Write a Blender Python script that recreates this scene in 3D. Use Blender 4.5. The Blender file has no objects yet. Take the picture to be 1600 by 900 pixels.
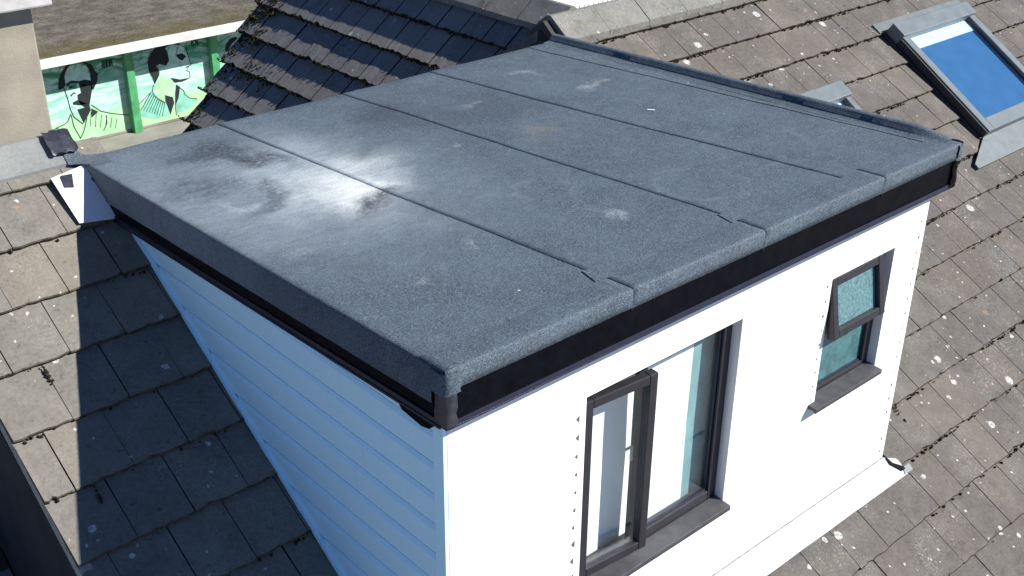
import bpy, bmesh, math, random
from mathutils import Vector, Matrix, noise
rng = random.Random(7)
sc = bpy.context.scene
COL = sc.collection

# ------------------------------------------------------------------ camera
CAM_LOC = Vector((-2.35837, -2.98293, 2.34393))
PITCH, YAW, ROLL, FPX = 0.481881, 0.733846, 0.009086, 1847.44
fw = Vector((math.sin(YAW)*math.cos(PITCH), math.cos(YAW)*math.cos(PITCH), -math.sin(PITCH)))
r0 = Vector((math.cos(YAW), -math.sin(YAW), 0)); u0 = r0.cross(fw)
RT = math.cos(ROLL)*r0 + math.sin(ROLL)*u0
UP = -math.sin(ROLL)*r0 + math.cos(ROLL)*u0
cam = bpy.data.cameras.new('camera'); cam.sensor_width = 36; cam.lens = FPX/1600*36
cam.clip_start = 0.05; cam.clip_end = 2000
co = bpy.data.objects.new('camera', cam); COL.objects.link(co)
m = Matrix((RT, UP, -fw)).transposed().to_4x4(); m.translation = CAM_LOC
co.matrix_world = m
sc.camera = co

# ------------------------------------------------------------------ light
SUN_A, SUN_B = 0.79, 0.90             # the sun stands toward (+A, -B, +1)
sdir = Vector((SUN_A, -SUN_B, 1)).normalized()
elev = math.asin(sdir.z)
w = bpy.data.worlds.new('World'); sc.world = w; w.use_nodes = True
nt = w.node_tree
sky = nt.nodes.new('ShaderNodeTexSky'); sky.sky_type = 'NISHITA'; sky.sun_disc = False
sky.sun_elevation = elev; sky.sun_rotation = math.atan2(sdir.x, sdir.y)
sky.air_density = 1.0; sky.dust_density = 0.0; sky.ozone_density = 10.0; sky.altitude = 5000
nt.links.new(sky.outputs[0], nt.nodes['Background'].inputs[0])
nt.nodes['Background'].inputs[1].default_value = 0.082
sl = bpy.data.lights.new('sun', 'SUN'); sl.energy = 5.0; sl.angle = math.radians(0.5); sl.color = (1.0, 0.965, 0.915)
so = bpy.data.objects.new('sun', sl); COL.objects.link(so)
so.rotation_euler = (-sdir).to_track_quat('-Z', 'Y').to_euler()
so.location = (6, -8, 12)
sc.view_settings.view_transform = 'Standard'; sc.view_settings.look = 'None'
sc.view_settings.exposure = 0.85; sc.view_settings.gamma = 1

# ------------------------------------------------------------------ helpers
def proj(P):
    d = Vector(P) - CAM_LOC
    z = d.dot(fw)
    if z < .1: return (-9999, -9999)
    return (800 + FPX*d.dot(RT)/z, 450 - FPX*d.dot(UP)/z)
def inframe(P, mg=30):
    u, v = proj(P)
    return -mg < u < 1600+mg and -mg < v < 900+mg

class MB:
    def __init__(s): s.v = []; s.f = []; s.m = []
    def face(s, pts, mat=0):
        i = len(s.v); s.v += [tuple(p) for p in pts]; s.f.append(tuple(range(i, i+len(pts)))); s.m.append(mat)
    def box(s, a, b, mat=0):
        (x0,y0,z0),(x1,y1,z1) = a, b
        i = len(s.v)
        s.v += [(x0,y0,z0),(x1,y0,z0),(x1,y1,z0),(x0,y1,z0),(x0,y0,z1),(x1,y0,z1),(x1,y1,z1),(x0,y1,z1)]
        for q in ((0,3,2,1),(4,5,6,7),(0,1,5,4),(1,2,6,5),(2,3,7,6),(3,0,4,7)):
            s.f.append(tuple(i+k for k in q)); s.m.append(mat)
    def prism(s, poly, d, mat=0):          # planar polygon extruded along vector d
        n = len(poly); i = len(s.v); d = Vector(d)
        s.v += [tuple(p) for p in poly] + [tuple(Vector(p)+d) for p in poly]
        s.f.append(tuple(range(i+n-1, i-1, -1))); s.m.append(mat)
        s.f.append(tuple(range(i+n, i+2*n))); s.m.append(mat)
        for k in range(n):
            s.f.append((i+k, i+(k+1) % n, i+n+(k+1) % n, i+n+k)); s.m.append(mat)
    def sweep(s, rings, mat=0, closed=False, caps=False):   # rings: equal-length point lists
        i = len(s.v); n = len(rings[0])
        for r in rings: s.v += [tuple(p) for p in r]
        for a in range(len(rings)-1):
            for k in range(n if closed else n-1):
                k2 = (k+1) % n
                s.f.append((i+a*n+k, i+a*n+k2, i+(a+1)*n+k2, i+(a+1)*n+k)); s.m.append(mat)
        if caps:
            s.f.append(tuple(range(i, i+n))); s.m.append(mat)
            j = i+(len(rings)-1)*n
            s.f.append(tuple(range(j+n-1, j-1, -1))); s.m.append(mat)
    def mesh(s, name, mats, smooth=False, merge=False):
        me = bpy.data.meshes.new(name); me.from_pydata(s.v, [], s.f)
        for mm in (mats if isinstance(mats, (list, tuple)) else [mats]): me.materials.append(mm)
        me.polygons.foreach_set('material_index', s.m)
        bm = bmesh.new(); bm.from_mesh(me)
        if merge: bmesh.ops.remove_doubles(bm, verts=bm.verts, dist=1e-5)
        bmesh.ops.recalc_face_normals(bm, faces=bm.faces)
        bm.to_mesh(me); bm.free()
        if smooth: me.polygons.foreach_set('use_smooth', [True]*len(me.polygons))
        me.update(); return me
    def build(s, name, mats, parent=None, smooth=False, merge=False, bevel=0, label=None, kind=None):
        me = s.mesh(name, mats, smooth, merge)
        # put the origin in the middle of the piece
        c = sum((vv.co for vv in me.vertices), Vector()) / max(1, len(me.vertices))
        me.transform(Matrix.Translation(-c))
        o = bpy.data.objects.new(name, me); COL.objects.link(o)
        put(o, c, parent)
        if bevel:
            b = o.modifiers.new('edge', 'BEVEL'); b.width = bevel; b.segments = 2; b.limit_method = 'ANGLE'; b.angle_limit = 0.7
        if label: o['label'] = label
        if kind: o['kind'] = kind
        return o
WLOC = {}
def put(o, loc, parent=None):
    o.location = Vector(loc) - (WLOC[parent.name] if parent else Vector())
    if parent: o.parent = parent
    WLOC[o.name] = Vector(loc)
def thing(name, loc, label, cat, group=None):
    o = bpy.data.objects.new(name, None); COL.objects.link(o); o.empty_display_size = .2
    put(o, loc); tag(o, label, cat, group); return o
def tag(o, label, cat, group=None):
    o['label'] = label; o['category'] = cat
    if group: o['group'] = group

# ------------------------------------------------------------------ materials
class NT:
    def __init__(s, name, rough=.8, spec=.4):
        s.mat = bpy.data.materials.new(name); s.mat.use_nodes = True
        s.t = s.mat.node_tree; s.b = s.t.nodes['Principled BSDF']
        s.b.inputs['Roughness'].default_value = rough
        s.b.inputs['Specular IOR Level'].default_value = spec
        g = s.n('ShaderNodeNewGeometry'); s.pos = g.outputs['Position']
        s.rnd = s.n('ShaderNodeObjectInfo').outputs['Random']
    def n(s, typ, **kw):
        nd = s.t.nodes.new(typ)
        for k, vv in kw.items(): setattr(nd, k, vv)
        return nd
    def put(s, sock, vv):
        if isinstance(vv, (int, float)): sock.default_value = vv
        elif isinstance(vv, (tuple, list)): sock.default_value = tuple(vv)+((1,) if len(vv) == 3 and sock.type == 'RGBA' else ())
        else: s.t.links.new(vv, sock)
    def math(s, op, a, b=0., c=None, clamp=False):
        nd = s.n('ShaderNodeMath', operation=op, use_clamp=clamp)
        s.put(nd.inputs[0], a); s.put(nd.inputs[1], b)
        if c is not None: s.put(nd.inputs[2], c)
        return nd.outputs[0]
    def vmath(s, op, a, b):
        nd = s.n('ShaderNodeVectorMath', operation=op); s.put(nd.inputs[0], a); s.put(nd.inputs[1], b)
        return nd.outputs[1] if op in ('LENGTH', 'DOT_PRODUCT') else nd.outputs[0]
    def noise(s, scale, detail=3, rough=.55, vec=None, col=False):
        nd = s.n('ShaderNodeTexNoise'); s.put(nd.inputs['Vector'], vec or s.pos)
        nd.inputs['Scale'].default_value = scale; nd.inputs['Detail'].default_value = detail; nd.inputs['Roughness'].default_value = rough
        return nd.outputs['Color' if col else 'Fac']
    def vor(s, scale, vec=None, feature='F1'):
        nd = s.n('ShaderNodeTexVoronoi', feature=feature); s.put(nd.inputs['Vector'], vec or s.pos); nd.inputs['Scale'].default_value = scale
        return nd
    def ramp(s, f, lo, hi, a=0., b=1., smooth=False):
        nd = s.n('ShaderNodeMapRange'); nd.interpolation_type = 'SMOOTHSTEP' if smooth else 'LINEAR'
        s.put(nd.inputs[0], f); s.put(nd.inputs[1], lo); s.put(nd.inputs[2], hi); s.put(nd.inputs[3], a); s.put(nd.inputs[4], b)
        return nd.outputs[0]
    def mix(s, f, a, b, typ='MIX'):
        nd = s.n('ShaderNodeMix', data_type='RGBA', blend_type=typ)
        s.put(nd.inputs[0], f); s.put(nd.inputs[6], a); s.put(nd.inputs[7], b)
        return nd.outputs[2]
    def bump(s, h, strength=.5, dist=.01):
        nd = s.n('ShaderNodeBump'); nd.inputs['Strength'].default_value = strength; nd.inputs['Distance'].default_value = dist
        s.put(nd.inputs['Height'], h); s.t.links.new(nd.outputs[0], s.b.inputs['Normal'])
    def col(s, c): s.put(s.b.inputs['Base Color'], c)
    def warp(s, amt, scale, vec=None):
        c = s.noise(scale, 2, .5, vec, True)
        d = s.vmath('SUBTRACT', c, (.5, .5, .5))
        sc_ = s.n('ShaderNodeVectorMath', operation='SCALE'); s.put(sc_.inputs[0], d); sc_.inputs['Scale'].default_value = amt
        return s.vmath('ADD', vec or s.pos, sc_.outputs[0])
    def blob(s, c, ang, rx, ry, vec, lo=1.0, hi=0.0):       # soft elliptical mark on the flat roof, 1 at its middle
        mp = s.n('ShaderNodeMapping', vector_type='TEXTURE')
        s.put(mp.inputs['Vector'], vec)
        mp.inputs['Location'].default_value = c; mp.inputs['Rotation'].default_value = (0, 0, ang); mp.inputs['Scale'].default_value = (rx, ry, 50)
        return s.ramp(s.vmath('LENGTH', mp.outputs[0], (0, 0, 0)), lo, hi, 0, 1, True)

def plain(name, c, rough=.7, var=.12, scale=9., spec=.4, bump=.0, bscale=120, grime=None):
    k = NT(name, rough, spec)
    f = k.noise(scale, 4)
    c = tuple(c)
    cc = k.mix(k.ramp(f, .3, .7), tuple(x*(1-var) for x in c), tuple(min(1, x*(1+var)) for x in c))
    if grime:
        cc = k.mix(k.ramp(k.noise(scale*.35, 5, .65), .52, .75, 0, .7), cc, grime)
    k.col(cc)
    if bump: k.bump(k.noise(bscale, 3), bump, .004)
    return k.mat

def tile_material(name, base, dark, lichen=1., orange=.5, moss=.3, seed=0., warm=(1, 1, 1)):
    k = NT(name, .9, .25)
    p = k.vmath('ADD', k.pos, (seed, seed*1.7, seed*.6))
    f1 = k.noise(7, 5, .6, p); f2 = k.noise(45, 3, .6, p); f3 = k.noise(260, 2, .6, p)
    c = k.mix(k.ramp(f1, .3, .7), dark, base)
    c = k.mix(k.ramp(k.rnd, 0, 1, 0, .45), c, tuple(x*.62 for x in base))
    c = k.mix(k.math('MULTIPLY', k.ramp(k.math('FRACT', k.math('MULTIPLY', k.rnd, 7.31)), .6, 1), .35), c, (base[0]*1.1, base[1]*.93, base[2]*.78))
    c = k.mix(k.ramp(f2, .35, .65, 0, .4), c, tuple(x*1.35 for x in base))
    c = k.mix(k.ramp(f3, .4, .75, 0, .3), c, tuple(x*.35 for x in base))
    c = k.mix(k.ramp(k.noise(26, 4, .7, p), .61, .68, 0, .55), c, tuple(x*.28 for x in dark))
    # pale grainy lichen bloom
    c = k.mix(k.math('MULTIPLY', k.ramp(k.noise(3.2, 3, .6, p), .48, .68), k.ramp(k.noise(70, 3, .7, p), .5, .62, 0, .45*min(1, lichen))), c, (.36, .36, .33))
    c = k.mix(k.ramp(k.noise(.8, 4, .6, p), .5, .68, 0, .4), c, (base[0]*1.38, base[1]*1.36, base[2]*1.22))
    # green film
    c = k.mix(k.ramp(k.noise(4.5, 4, .6, k.vmath('ADD', p, (5, 3, 1))), .55, .75, 0, moss), c, (.075, .08, .035))
    # round white lichen spots of several sizes
    wv = k.warp(.03, 24, p)
    for sc_, th, off in ((4.4, .2, 0), (8.5, .19, 3.3), (19, .2, 8.1)):
        vn = k.vor(sc_, k.vmath('ADD', wv, (off, off, off)))
        cs = k.n('ShaderNodeSeparateColor'); k.put(cs.inputs[0], vn.outputs['Color'])
        rad = k.math('MULTIPLY', k.ramp(cs.outputs[0], 1-.36*lichen, 1, 0, 1), th)
        d = k.math('ADD', vn.outputs['Distance'], k.math('MULTIPLY', k.math('SUBTRACT', k.noise(45, 3, .7, p), .5), .12))
        m = k.ramp(k.math('SUBTRACT', rad, d), 0, .035)
        m = k.math('MULTIPLY', m, k.ramp(k.noise(75, 4, .7, p), .36, .56, .15, 1))
        c = k.mix(k.math('MULTIPLY', m, .85), c, (.52, .53, .51))
    for sc_, th, off in ((5.5, .16, 13), (16, .16, 17)):
        vn = k.vor(sc_, k.vmath('ADD', k.warp(.05, 40, p), (off, off, off)))
        cs = k.n('ShaderNodeSeparateColor'); k.put(cs.inputs[0], vn.outputs['Color'])
        rad = k.math('MULTIPLY', k.ramp(cs.outputs[1], 1-.25*orange, 1, 0, 1), th)
        m = k.ramp(k.math('SUBTRACT', rad, vn.outputs['Distance']), 0, .06)
        m = k.math('MULTIPLY', m, k.ramp(k.noise(120, 3, .7, p), .42, .58))
        c = k.mix(k.math('MULTIPLY', m, .8), c, (.42, .2, .07))
    k.col(c)
    h = k.math('ADD', k.math('MULTIPLY', k.noise(170, 4, .65, p), 1.), k.math('MULTIPLY', k.noise(28, 4, .6, p), .8))
    k.bump(h, .45, .006)
    return k.mat

def edge_material(name, c1, c2):
    k = NT(name, .95, .15)
    k.col(k.mix(k.ramp(k.noise(28, 4, .65), .38, .6), c1, c2)); k.bump(k.noise(90, 4, .7), .9, .012)
    return k.mat

M = {}
M['tile_r'] = tile_material('weathered_concrete_tile', (.122, .111, .1), (.068, .063, .058), 1.3, .9, .25, 0)
M['tile_l'] = tile_material('pale_weathered_tile', (.175, .164, .143), (.115, .108, .095), .8, .35, .12, 21)
M['tile_w'] = tile_material('dark_weathered_tile', (.185, .18, .172), (.1, .1, .104), .5, .2, .2, 40)
M['tile_edge'] = edge_material('dirty_tile_edge', (.022, .019, .014), (.062, .052, .036))
M['tile_edge_l'] = edge_material('pale_tile_edge', (.045, .04, .03), (.11, .098, .078))
M['ridge'] = tile_material('ridge_tile_concrete', (.205, .2, .178), (.12, .125, .118), 1.0, .8, .7, 60)
M['ridge_grey'] = tile_material('grey_ridge_tile', (.19, .2, .2), (.13, .14, .145), .25, .1, .05, 80)
M['deck'] = plain('underlay', (.03, .028, .025), .95)
M['mortar'] = plain('ridge_mortar', (.3, .29, .25), .95, .25, 30, .2, .6)

def felt_material(name, stains=True):
    k = NT(name, .78, .35)
    wv = k.warp(.5, 3.2); wv2 = k.warp(.14, 14, wv)
    c = k.mix(k.ramp(k.noise(2.6, 6, .68), .36, .66), (.028, .047, .066), (.062, .097, .13))
    c = k.mix(k.ramp(k.noise(13, 5, .65, wv), .45, .75, 0, .55), c, (.1, .13, .155))
    c = k.mix(k.ramp(k.noise(55, 4, .7), .35, .7, 0, .4), c, (.035, .045, .06))
    streak = k.n('ShaderNodeMapping'); k.put(streak.inputs['Vector'], wv2); streak.inputs['Scale'].default_value = (3, 9, 3); streak.inputs['Rotation'].default_value = (0, 0, .5)
    c = k.mix(k.math('MULTIPLY', k.ramp(k.noise(2.4, 5, .7, streak.outputs[0]), .6, .74), k.ramp(k.noise(90, 3, .7), .35, .6, .1, .6)), c, (.25, .28, .3))
    g2 = k.noise(150, 3, .85)
    c = k.mix(k.ramp(g2, .52, .66, 0, .75), c, (.23, .29, .33)); c = k.mix(k.ramp(g2, .48, .33, 0, .9), c, (.01, .014, .022))
    g3 = k.noise(85, 2, .9)
    c = k.mix(k.ramp(g3, .55, .72, 0, .5), c, (.19, .24, .28)); c = k.mix(k.ramp(g3, .45, .3, 0, .6), c, (.014, .02, .03))
    if stains:
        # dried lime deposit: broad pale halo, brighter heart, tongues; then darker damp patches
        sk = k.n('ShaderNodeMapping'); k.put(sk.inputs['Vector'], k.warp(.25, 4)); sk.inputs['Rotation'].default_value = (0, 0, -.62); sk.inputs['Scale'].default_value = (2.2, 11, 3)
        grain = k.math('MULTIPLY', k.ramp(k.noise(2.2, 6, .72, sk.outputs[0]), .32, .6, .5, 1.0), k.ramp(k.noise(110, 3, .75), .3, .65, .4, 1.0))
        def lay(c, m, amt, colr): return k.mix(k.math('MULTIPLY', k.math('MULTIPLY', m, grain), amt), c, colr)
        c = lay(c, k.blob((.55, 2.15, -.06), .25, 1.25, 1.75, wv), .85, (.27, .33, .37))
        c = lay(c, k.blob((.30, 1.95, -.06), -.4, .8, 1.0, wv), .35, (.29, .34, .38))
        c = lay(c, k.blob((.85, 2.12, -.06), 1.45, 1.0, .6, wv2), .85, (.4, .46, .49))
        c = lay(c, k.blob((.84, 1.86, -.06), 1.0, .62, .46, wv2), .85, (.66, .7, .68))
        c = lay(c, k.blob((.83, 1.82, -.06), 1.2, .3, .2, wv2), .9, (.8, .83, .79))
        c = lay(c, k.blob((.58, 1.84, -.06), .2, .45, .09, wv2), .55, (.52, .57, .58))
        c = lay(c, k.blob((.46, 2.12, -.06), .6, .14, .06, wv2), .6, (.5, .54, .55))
        for cc, a, rx, ry, am in (((.57, 2.9, -.06), -.5, .4, .42, 1.0), ((.68, 2.63, -.06), -1.0, .45, .15, 1.0), ((.28, 2.36, -.06), 0, .3, .42, .75), ((.42, 1.98, -.06), .9, .42, .16, .75),
                              ((.52, 2.16, -.06), .6, .2, .12, .45), ((.83, 1.58, -.06), .6, .34, .16, .9), ((1.72, 2.75, -.06), .9, .5, .3, .85), ((2.2, 2.4, -.06), .4, .7, .6, .6), ((1.25, 2.2, -.06), .6, .3, .12, .4)):
            c = k.mix(k.math('MULTIPLY', k.math('MULTIPLY', k.blob(cc, a, rx, ry, wv2), k.ramp(k.noise(40, 4, .7), .28, .55)), am), c, (.019, .027, .038))
        for cc, a, rx, ry, am in (((3.1, 2.3, -.06), .9, .22, .06, .6), ((3.0, 2.8, -.06), -.6, .2, .05, .6), ((2.2, 2.55, -.06), .2, .12, .1, .5), ((1.6, .66, -.06), .3, .07, .12, .55), ((.8, .78, -.06), .7, .14, .05, .45),
                              ((.46, .74, -.06), .7, .13, .05, .4), ((.2, 1.3, -.06), .3, .1, .1, .4), ((.23, 2.0, -.06), .4, .08, .08, .6), ((1.65, 1.95, -.06), .4, .08, .05, .55)):
            c = k.mix(k.math('MULTIPLY', k.math('MULTIPLY', k.blob(cc, a, rx, ry, wv2), k.ramp(k.noise(80, 4, .7), .4, .6)), am), c, (.42, .45, .47))
        c = k.mix(k.math('MULTIPLY', k.blob((2.19, 1.79, -.06), .3, .22, .16, wv2), .45), c, (.16, .145, .1))
        # water-mark rings
        for cc, r, am in (((2.2, .6, -.06), .24, .2), ((1.56, 1.12, -.06), .16, .2), ((2.9, .75, -.06), .3, .16)):
            d = k.vmath('LENGTH', k.vmath('SUBTRACT', k.warp(.12, 9), cc), (0, 0, 0))
            ring = k.math('MULTIPLY', k.ramp(k.math('ABSOLUTE', k.math('SUBTRACT', d, r)), .03, 0), k.ramp(k.noise(18, 4, .7), .42, .62))
            c = k.mix(k.math('MULTIPLY', ring, am), c, (.3, .33, .36))
        vn = k.vor(9); cs = k.n('ShaderNodeSeparateColor'); k.put(cs.inputs[0], vn.outputs['Color'])
        c = k.mix(k.ramp(k.math('SUBTRACT', k.math('MULTIPLY', k.ramp(cs.outputs[0], .8, 1), .07), vn.outputs['Distance']), 0, .02), c, (.5, .53, .55))
    g = k.noise(420, 2, .8)
    c = k.mix(k.ramp(g, .52, .68, 0, .55), c, (.2, .225, .25))
    c = k.mix(k.ramp(g, .48, .32, 0, .55), c, (.018, .022, .03))
    k.col(c)
    k.bump(k.math('ADD', k.math('MULTIPLY', g, .7), k.math('MULTIPLY', k.noise(9, 3), 2.)), .55, .006)
    return k.mat
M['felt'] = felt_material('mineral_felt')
M['felt_edge'] = felt_material('mineral_felt_edge', False)
M['bitumen'] = plain('bitumen', (.012, .012, .014), .6)
M['bitumen_tape'] = plain('crumpled_black_tape', (.022, .024, .034), .38, .4, 30, .6, .6, 40)
M['black_pvc'] = plain('black_pvc', (.003, .0035, .006), .35, .4, 14, .04, .1, 30, grime=(.006, .006, .007))
M['trim'] = plain('black_trim', (.014, .017, .034), .25, .2, 20)
M['frame'] = plain('anthracite_frame', (.021, .02, .026), .42, .2, 12, .45, .1, 200)
M['sill'] = plain('grey_sill', (.05, .05, .056), .55, .25, 16, .4, .15, 160, grime=(.075, .073, .07))
M['render'] = plain('white_render', (.82, .81, .79), .9, .02, 4, .2, .3, 160)
M['render_plain'] = plain('pale_render', (.5, .49, .46), .92, .1, 3, .2, .4, 60)
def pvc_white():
    k = NT('sky_tinted_white_pvc', .42, .4)
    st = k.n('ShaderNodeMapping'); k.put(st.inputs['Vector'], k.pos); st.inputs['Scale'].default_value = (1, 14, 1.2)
    c = k.mix(k.ramp(k.noise(3, 4, .6, st.outputs[0]), .5, .8, 0, .35), (.62, .9, 1.0), (.54, .81, .95))  # white boards; the blue of the sky light is put into this colour
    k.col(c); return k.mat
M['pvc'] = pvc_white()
M['lead'] = plain('grey_metal_flashing', (.1, .12, .125), .5, .2, 9, .5, .15, 40)
M['alu'] = plain('grey_aluminium', (.115, .135, .142), .42, .14, 8, .5)
M['alu_dark'] = plain('dark_gasket_and_shade', (.02, .02, .025), .6)
M['curtain'] = plain('white_curtain', (.86, .88, .86), .9, .02, 10)
M['jamb_shade'] = plain('aqua_jamb_shade', (.19, .34, .36), .9, .16, 7)
M['blue_blind'] = plain('blue_blind', (.036, .125, .25), .8, .12, 5)
M['render_tan'] = plain('tan_render', (.26, .235, .185), .95, .14, 6, .2, .5, 90, grime=(.2, .175, .13))
M['cap'] = plain('pale_concrete', (.42, .41, .39), .9, .14, 12, .2, .3)
M['concrete'] = plain('yard_concrete', (.24, .225, .195), .95, .2, 1.6, .2, .3, 40, grime=(.13, .12, .1))
M['white_board'] = plain('white_board', (.62, .6, .58), .7, .1, 5, .4, 0, 1, grime=(.45, .36, .33))
M['green_post'] = plain('green_post', (.07, .3, .12), .35, .25, 5, .5)
M['ink'] = plain('black_paint', (.012, .016, .016), .8)
M['metal_black'] = plain('black_iron', (.015, .015, .017), .5)
M['dark_wood'] = plain('dark_timber', (.03, .024, .022), .8)
M['slate_wall'] = plain('dark_gable_render', (.022, .024, .028), .9, .3, 4, .3, .4)
M['white_wall'] = plain('white_wall', (.7, .7, .7), .9, .04)
M['teal_pane'] = None
def moss_mat(name, a, b):
    k = NT(name, .95, .1); k.col(k.mix(k.ramp(k.noise(30, 3), .35, .65), a, b)); k.bump(k.noise(160, 3, .7), .8, .01); return k.mat
M['moss'] = moss_mat('moss', (.02, .018, .008), (.07, .068, .02))
M['moss_dark'] = moss_mat('dark_moss', (.014, .013, .008), (.05, .046, .018))
def shed_roof():
    k = NT('mossy_flat_roof', .95, .15)
    st = k.n('ShaderNodeMapping'); k.put(st.inputs['Vector'], k.pos); st.inputs['Scale'].default_value = (1, 1.3, 1)
    f = k.noise(2.2, 6, .7, st.outputs[0])
    c = k.mix(k.ramp(f, .38, .62), (.085, .075, .058), (.165, .15, .12))
    sy = k.n('ShaderNodeSeparateXYZ'); k.put(sy.inputs[0], k.pos)
    near = k.ramp(sy.outputs[1], 19.7, 18.6, 0, 1, True)
    c = k.mix(k.math('MULTIPLY', near, k.ramp(k.noise(3.2, 6, .7), .36, .6)), c, (.1, .088, .03))
    c = k.mix(k.ramp(k.noise(11, 5, .75), .5, .66, 0, .8), c, (.05, .042, .03))
    c = k.mix(k.ramp(k.noise(60, 3, .7), .6, .75, 0, .5), c, (.28, .26, .22))
    k.col(c); k.bump(k.noise(14, 5, .7), .8, .04); return k.mat
M['shed_roof'] = shed_roof()
def mural_paint():
    k = NT('green_mural_paint', .7, .3)
    sy = k.n('ShaderNodeSeparateXYZ'); k.put(sy.inputs[0], k.pos)
    st = k.n('ShaderNodeMapping'); k.put(st.inputs['Vector'], k.warp(.5, 1.2)); st.inputs['Rotation'].default_value = (0, .42, 0); st.inputs['Scale'].default_value = (1.0, 1, 7)
    n1 = k.noise(1.6, 5, .65, st.outputs[0])
    c = k.mix(k.ramp(n1, .36, .62), (.2, .48, .36), (.5, .7, .62))
    c = k.mix(k.math('MULTIPLY', k.ramp(sy.outputs[2], -5.1, -4.5, 0, 1, True), k.ramp(n1, .6, .42, 0, .95)), c, (.03, .26, .1))
    c = k.mix(k.math('MULTIPLY', k.ramp(sy.outputs[2], -5.35, -5.6, 0, 1, True), k.ramp(k.noise(3, 4), .35, .6, .55, 1)), c, (.36, .6, .3))
    k.col(c); return k.mat
M['mural'] = mural_paint()
M['wash_pale'] = plain('pale_mint_wash', (.42, .66, .56), .8, .25, 6); M['wash_deep'] = plain('deep_green_wash', (.06, .3, .2), .8, .3, 6); M['wash_lime'] = plain('lime_wash', (.34, .6, .33), .8, .25, 4)
M['mural_wash'] = plain('teal_wash', (.2, .5, .38), .8, .3, 5)

def thin_glass(name, tint, gloss=(.9, .95, 1), rough=.02, alpha=.86):
    mat = bpy.data.materials.new(name); mat.use_nodes = True; t = mat.node_tree
    t.nodes.remove(t.nodes['Principled BSDF']); out = t.nodes['Material Output']
    tr = t.nodes.new('ShaderNodeBsdfTransparent'); tr.inputs[0].default_value = tint+(1,)
    gl = t.nodes.new('ShaderNodeBsdfGlossy'); gl.inputs[0].default_value = gloss+(1,); gl.inputs['Roughness'].default_value = rough
    lw = t.nodes.new('ShaderNodeLayerWeight'); lw.inputs[0].default_value = .5
    pw = t.nodes.new('ShaderNodeMath'); pw.operation = 'POWER'; pw.inputs[1].default_value = 4.0; t.links.new(lw.outputs['Facing'], pw.inputs[0])
    fr = t.nodes.new('ShaderNodeMath'); fr.operation = 'MULTIPLY_ADD'; fr.inputs[1].default_value = .9; fr.inputs[2].default_value = .04; t.links.new(pw.outputs[0], fr.inputs[0])
    mx = t.nodes.new('ShaderNodeMixShader')
    t.links.new(fr.outputs[0], mx.inputs[0]); t.links.new(tr.outputs[0], mx.inputs[1]); t.links.new(gl.outputs[0], mx.inputs[2])
    t.links.new(mx.outputs[0], out.inputs[0]); return mat
M['glass'] = thin_glass('clear_glass', (.972, .992, .99))
M['glass_sky'] = thin_glass('skylight_glass', (.86, .93, .97))
def frosted(name, c, sc_, bs):
    k = NT(name, .22, .6)
    f = k.noise(sc_, 3, .7); k.col(k.mix(k.ramp(f, .35, .68), tuple(x*.72 for x in c), tuple(min(1, x*1.45) for x in c)))
    k.bump(k.noise(bs, 2, .6), .6, .004); return k.mat
M['obscure'] = frosted('obscured_glass', (.095, .185, .2), 60, 150)
M['obscure_low'] = frosted('lower_obscured_glass', (.055, .145, .155), 7, 120)

# ------------------------------------------------------------------ ground
g = MB(); g.face([(-400, -400, -6), (400, -400, -6), (400, 400, -6), (-400, 400, -6)])
gr = g.build('ground', M['concrete']); gr['kind'] = 'structure'

# ------------------------------------------------------------------ the house: main roof
T_ = 0.64176; ZS = -2.21727; TH = math.atan(T_); CT, ST = math.cos(TH), math.sin(TH)
def slope(x, s, h=0.):                       # s = distance up the slope from the line y=0
    return Vector((x, s*CT - h*ST, ZS + s*ST + h*CT))
YR = 3.42                                    # ridge line
SR = YR/CT
VERGE = -1.02; XR = 11.0; SE = -2.0
house = thing('house', (5, 0, -6), 'house with lichen spotted grey concrete tile roof running behind and under the white dormer', 'house')
mr = MB()
for xa, xb, st in ((VERGE+.03, .02, SR), (.02, 3.70, 3.2/CT), (3.70, XR, SR)):
    mr.prism([slope(xa, SE, -.055), slope(xb, SE, -.055), slope(xb, st, -.055), slope(xa, st, -.055)], (0, .02, -.06))
mroof = mr.build('main_roof', M['deck'], house)
br = MB()
for xa, xb, dz in ((VERGE, .02, 0), (.02, 3.70, -.17), (3.70, XR, 0)):
    z0 = ZS+SR*ST-.06+dz; y0 = YR+.05-(.1 if dz else 0)
    br.prism([(xa, y0, z0), (xb, y0, z0), (xb, YR+5.2, z0-5.15*T_), (xa, YR+5.2, z0-5.15*T_)], (0, 0, -.08))
br.build('rear_roof', plain('rear_slope_tiles', (.13, .12, .11), .9, .3, 6), house)
ye, ze = SE*CT, ZS+SE*ST
hw = MB()
prof = [(0, ye+.25, -6), (0, ye+.25, ze-.1), (0, YR, ZS+SR*ST-.4), (0, YR+5.0, ZS+SR*ST-.42-5.0*T_), (0, YR+5.0, -6)]
hw.prism([Vector(p)+Vector((VERGE+.05, 0, 0)) for p in prof], (XR-VERGE-.1, 0, 0))
hw.build('wall', M['slate_wall'], house)
gu = MB(); gu.sweep([[(x, ye-.04+.06*math.cos(a), ze-.03+.06*math.sin(a)) for a in [math.pi+math.pi*k/6 for k in range(7)]] for x in (VERGE, XR)])
gu.build('gutter', M['black_pvc'], house)
fb = MB(); fb.box((VERGE, ye+.06, ze-.22), (XR, ye+.1, ze-.02)); fb.build('fascia_board', M['black_pvc'], house)

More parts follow.
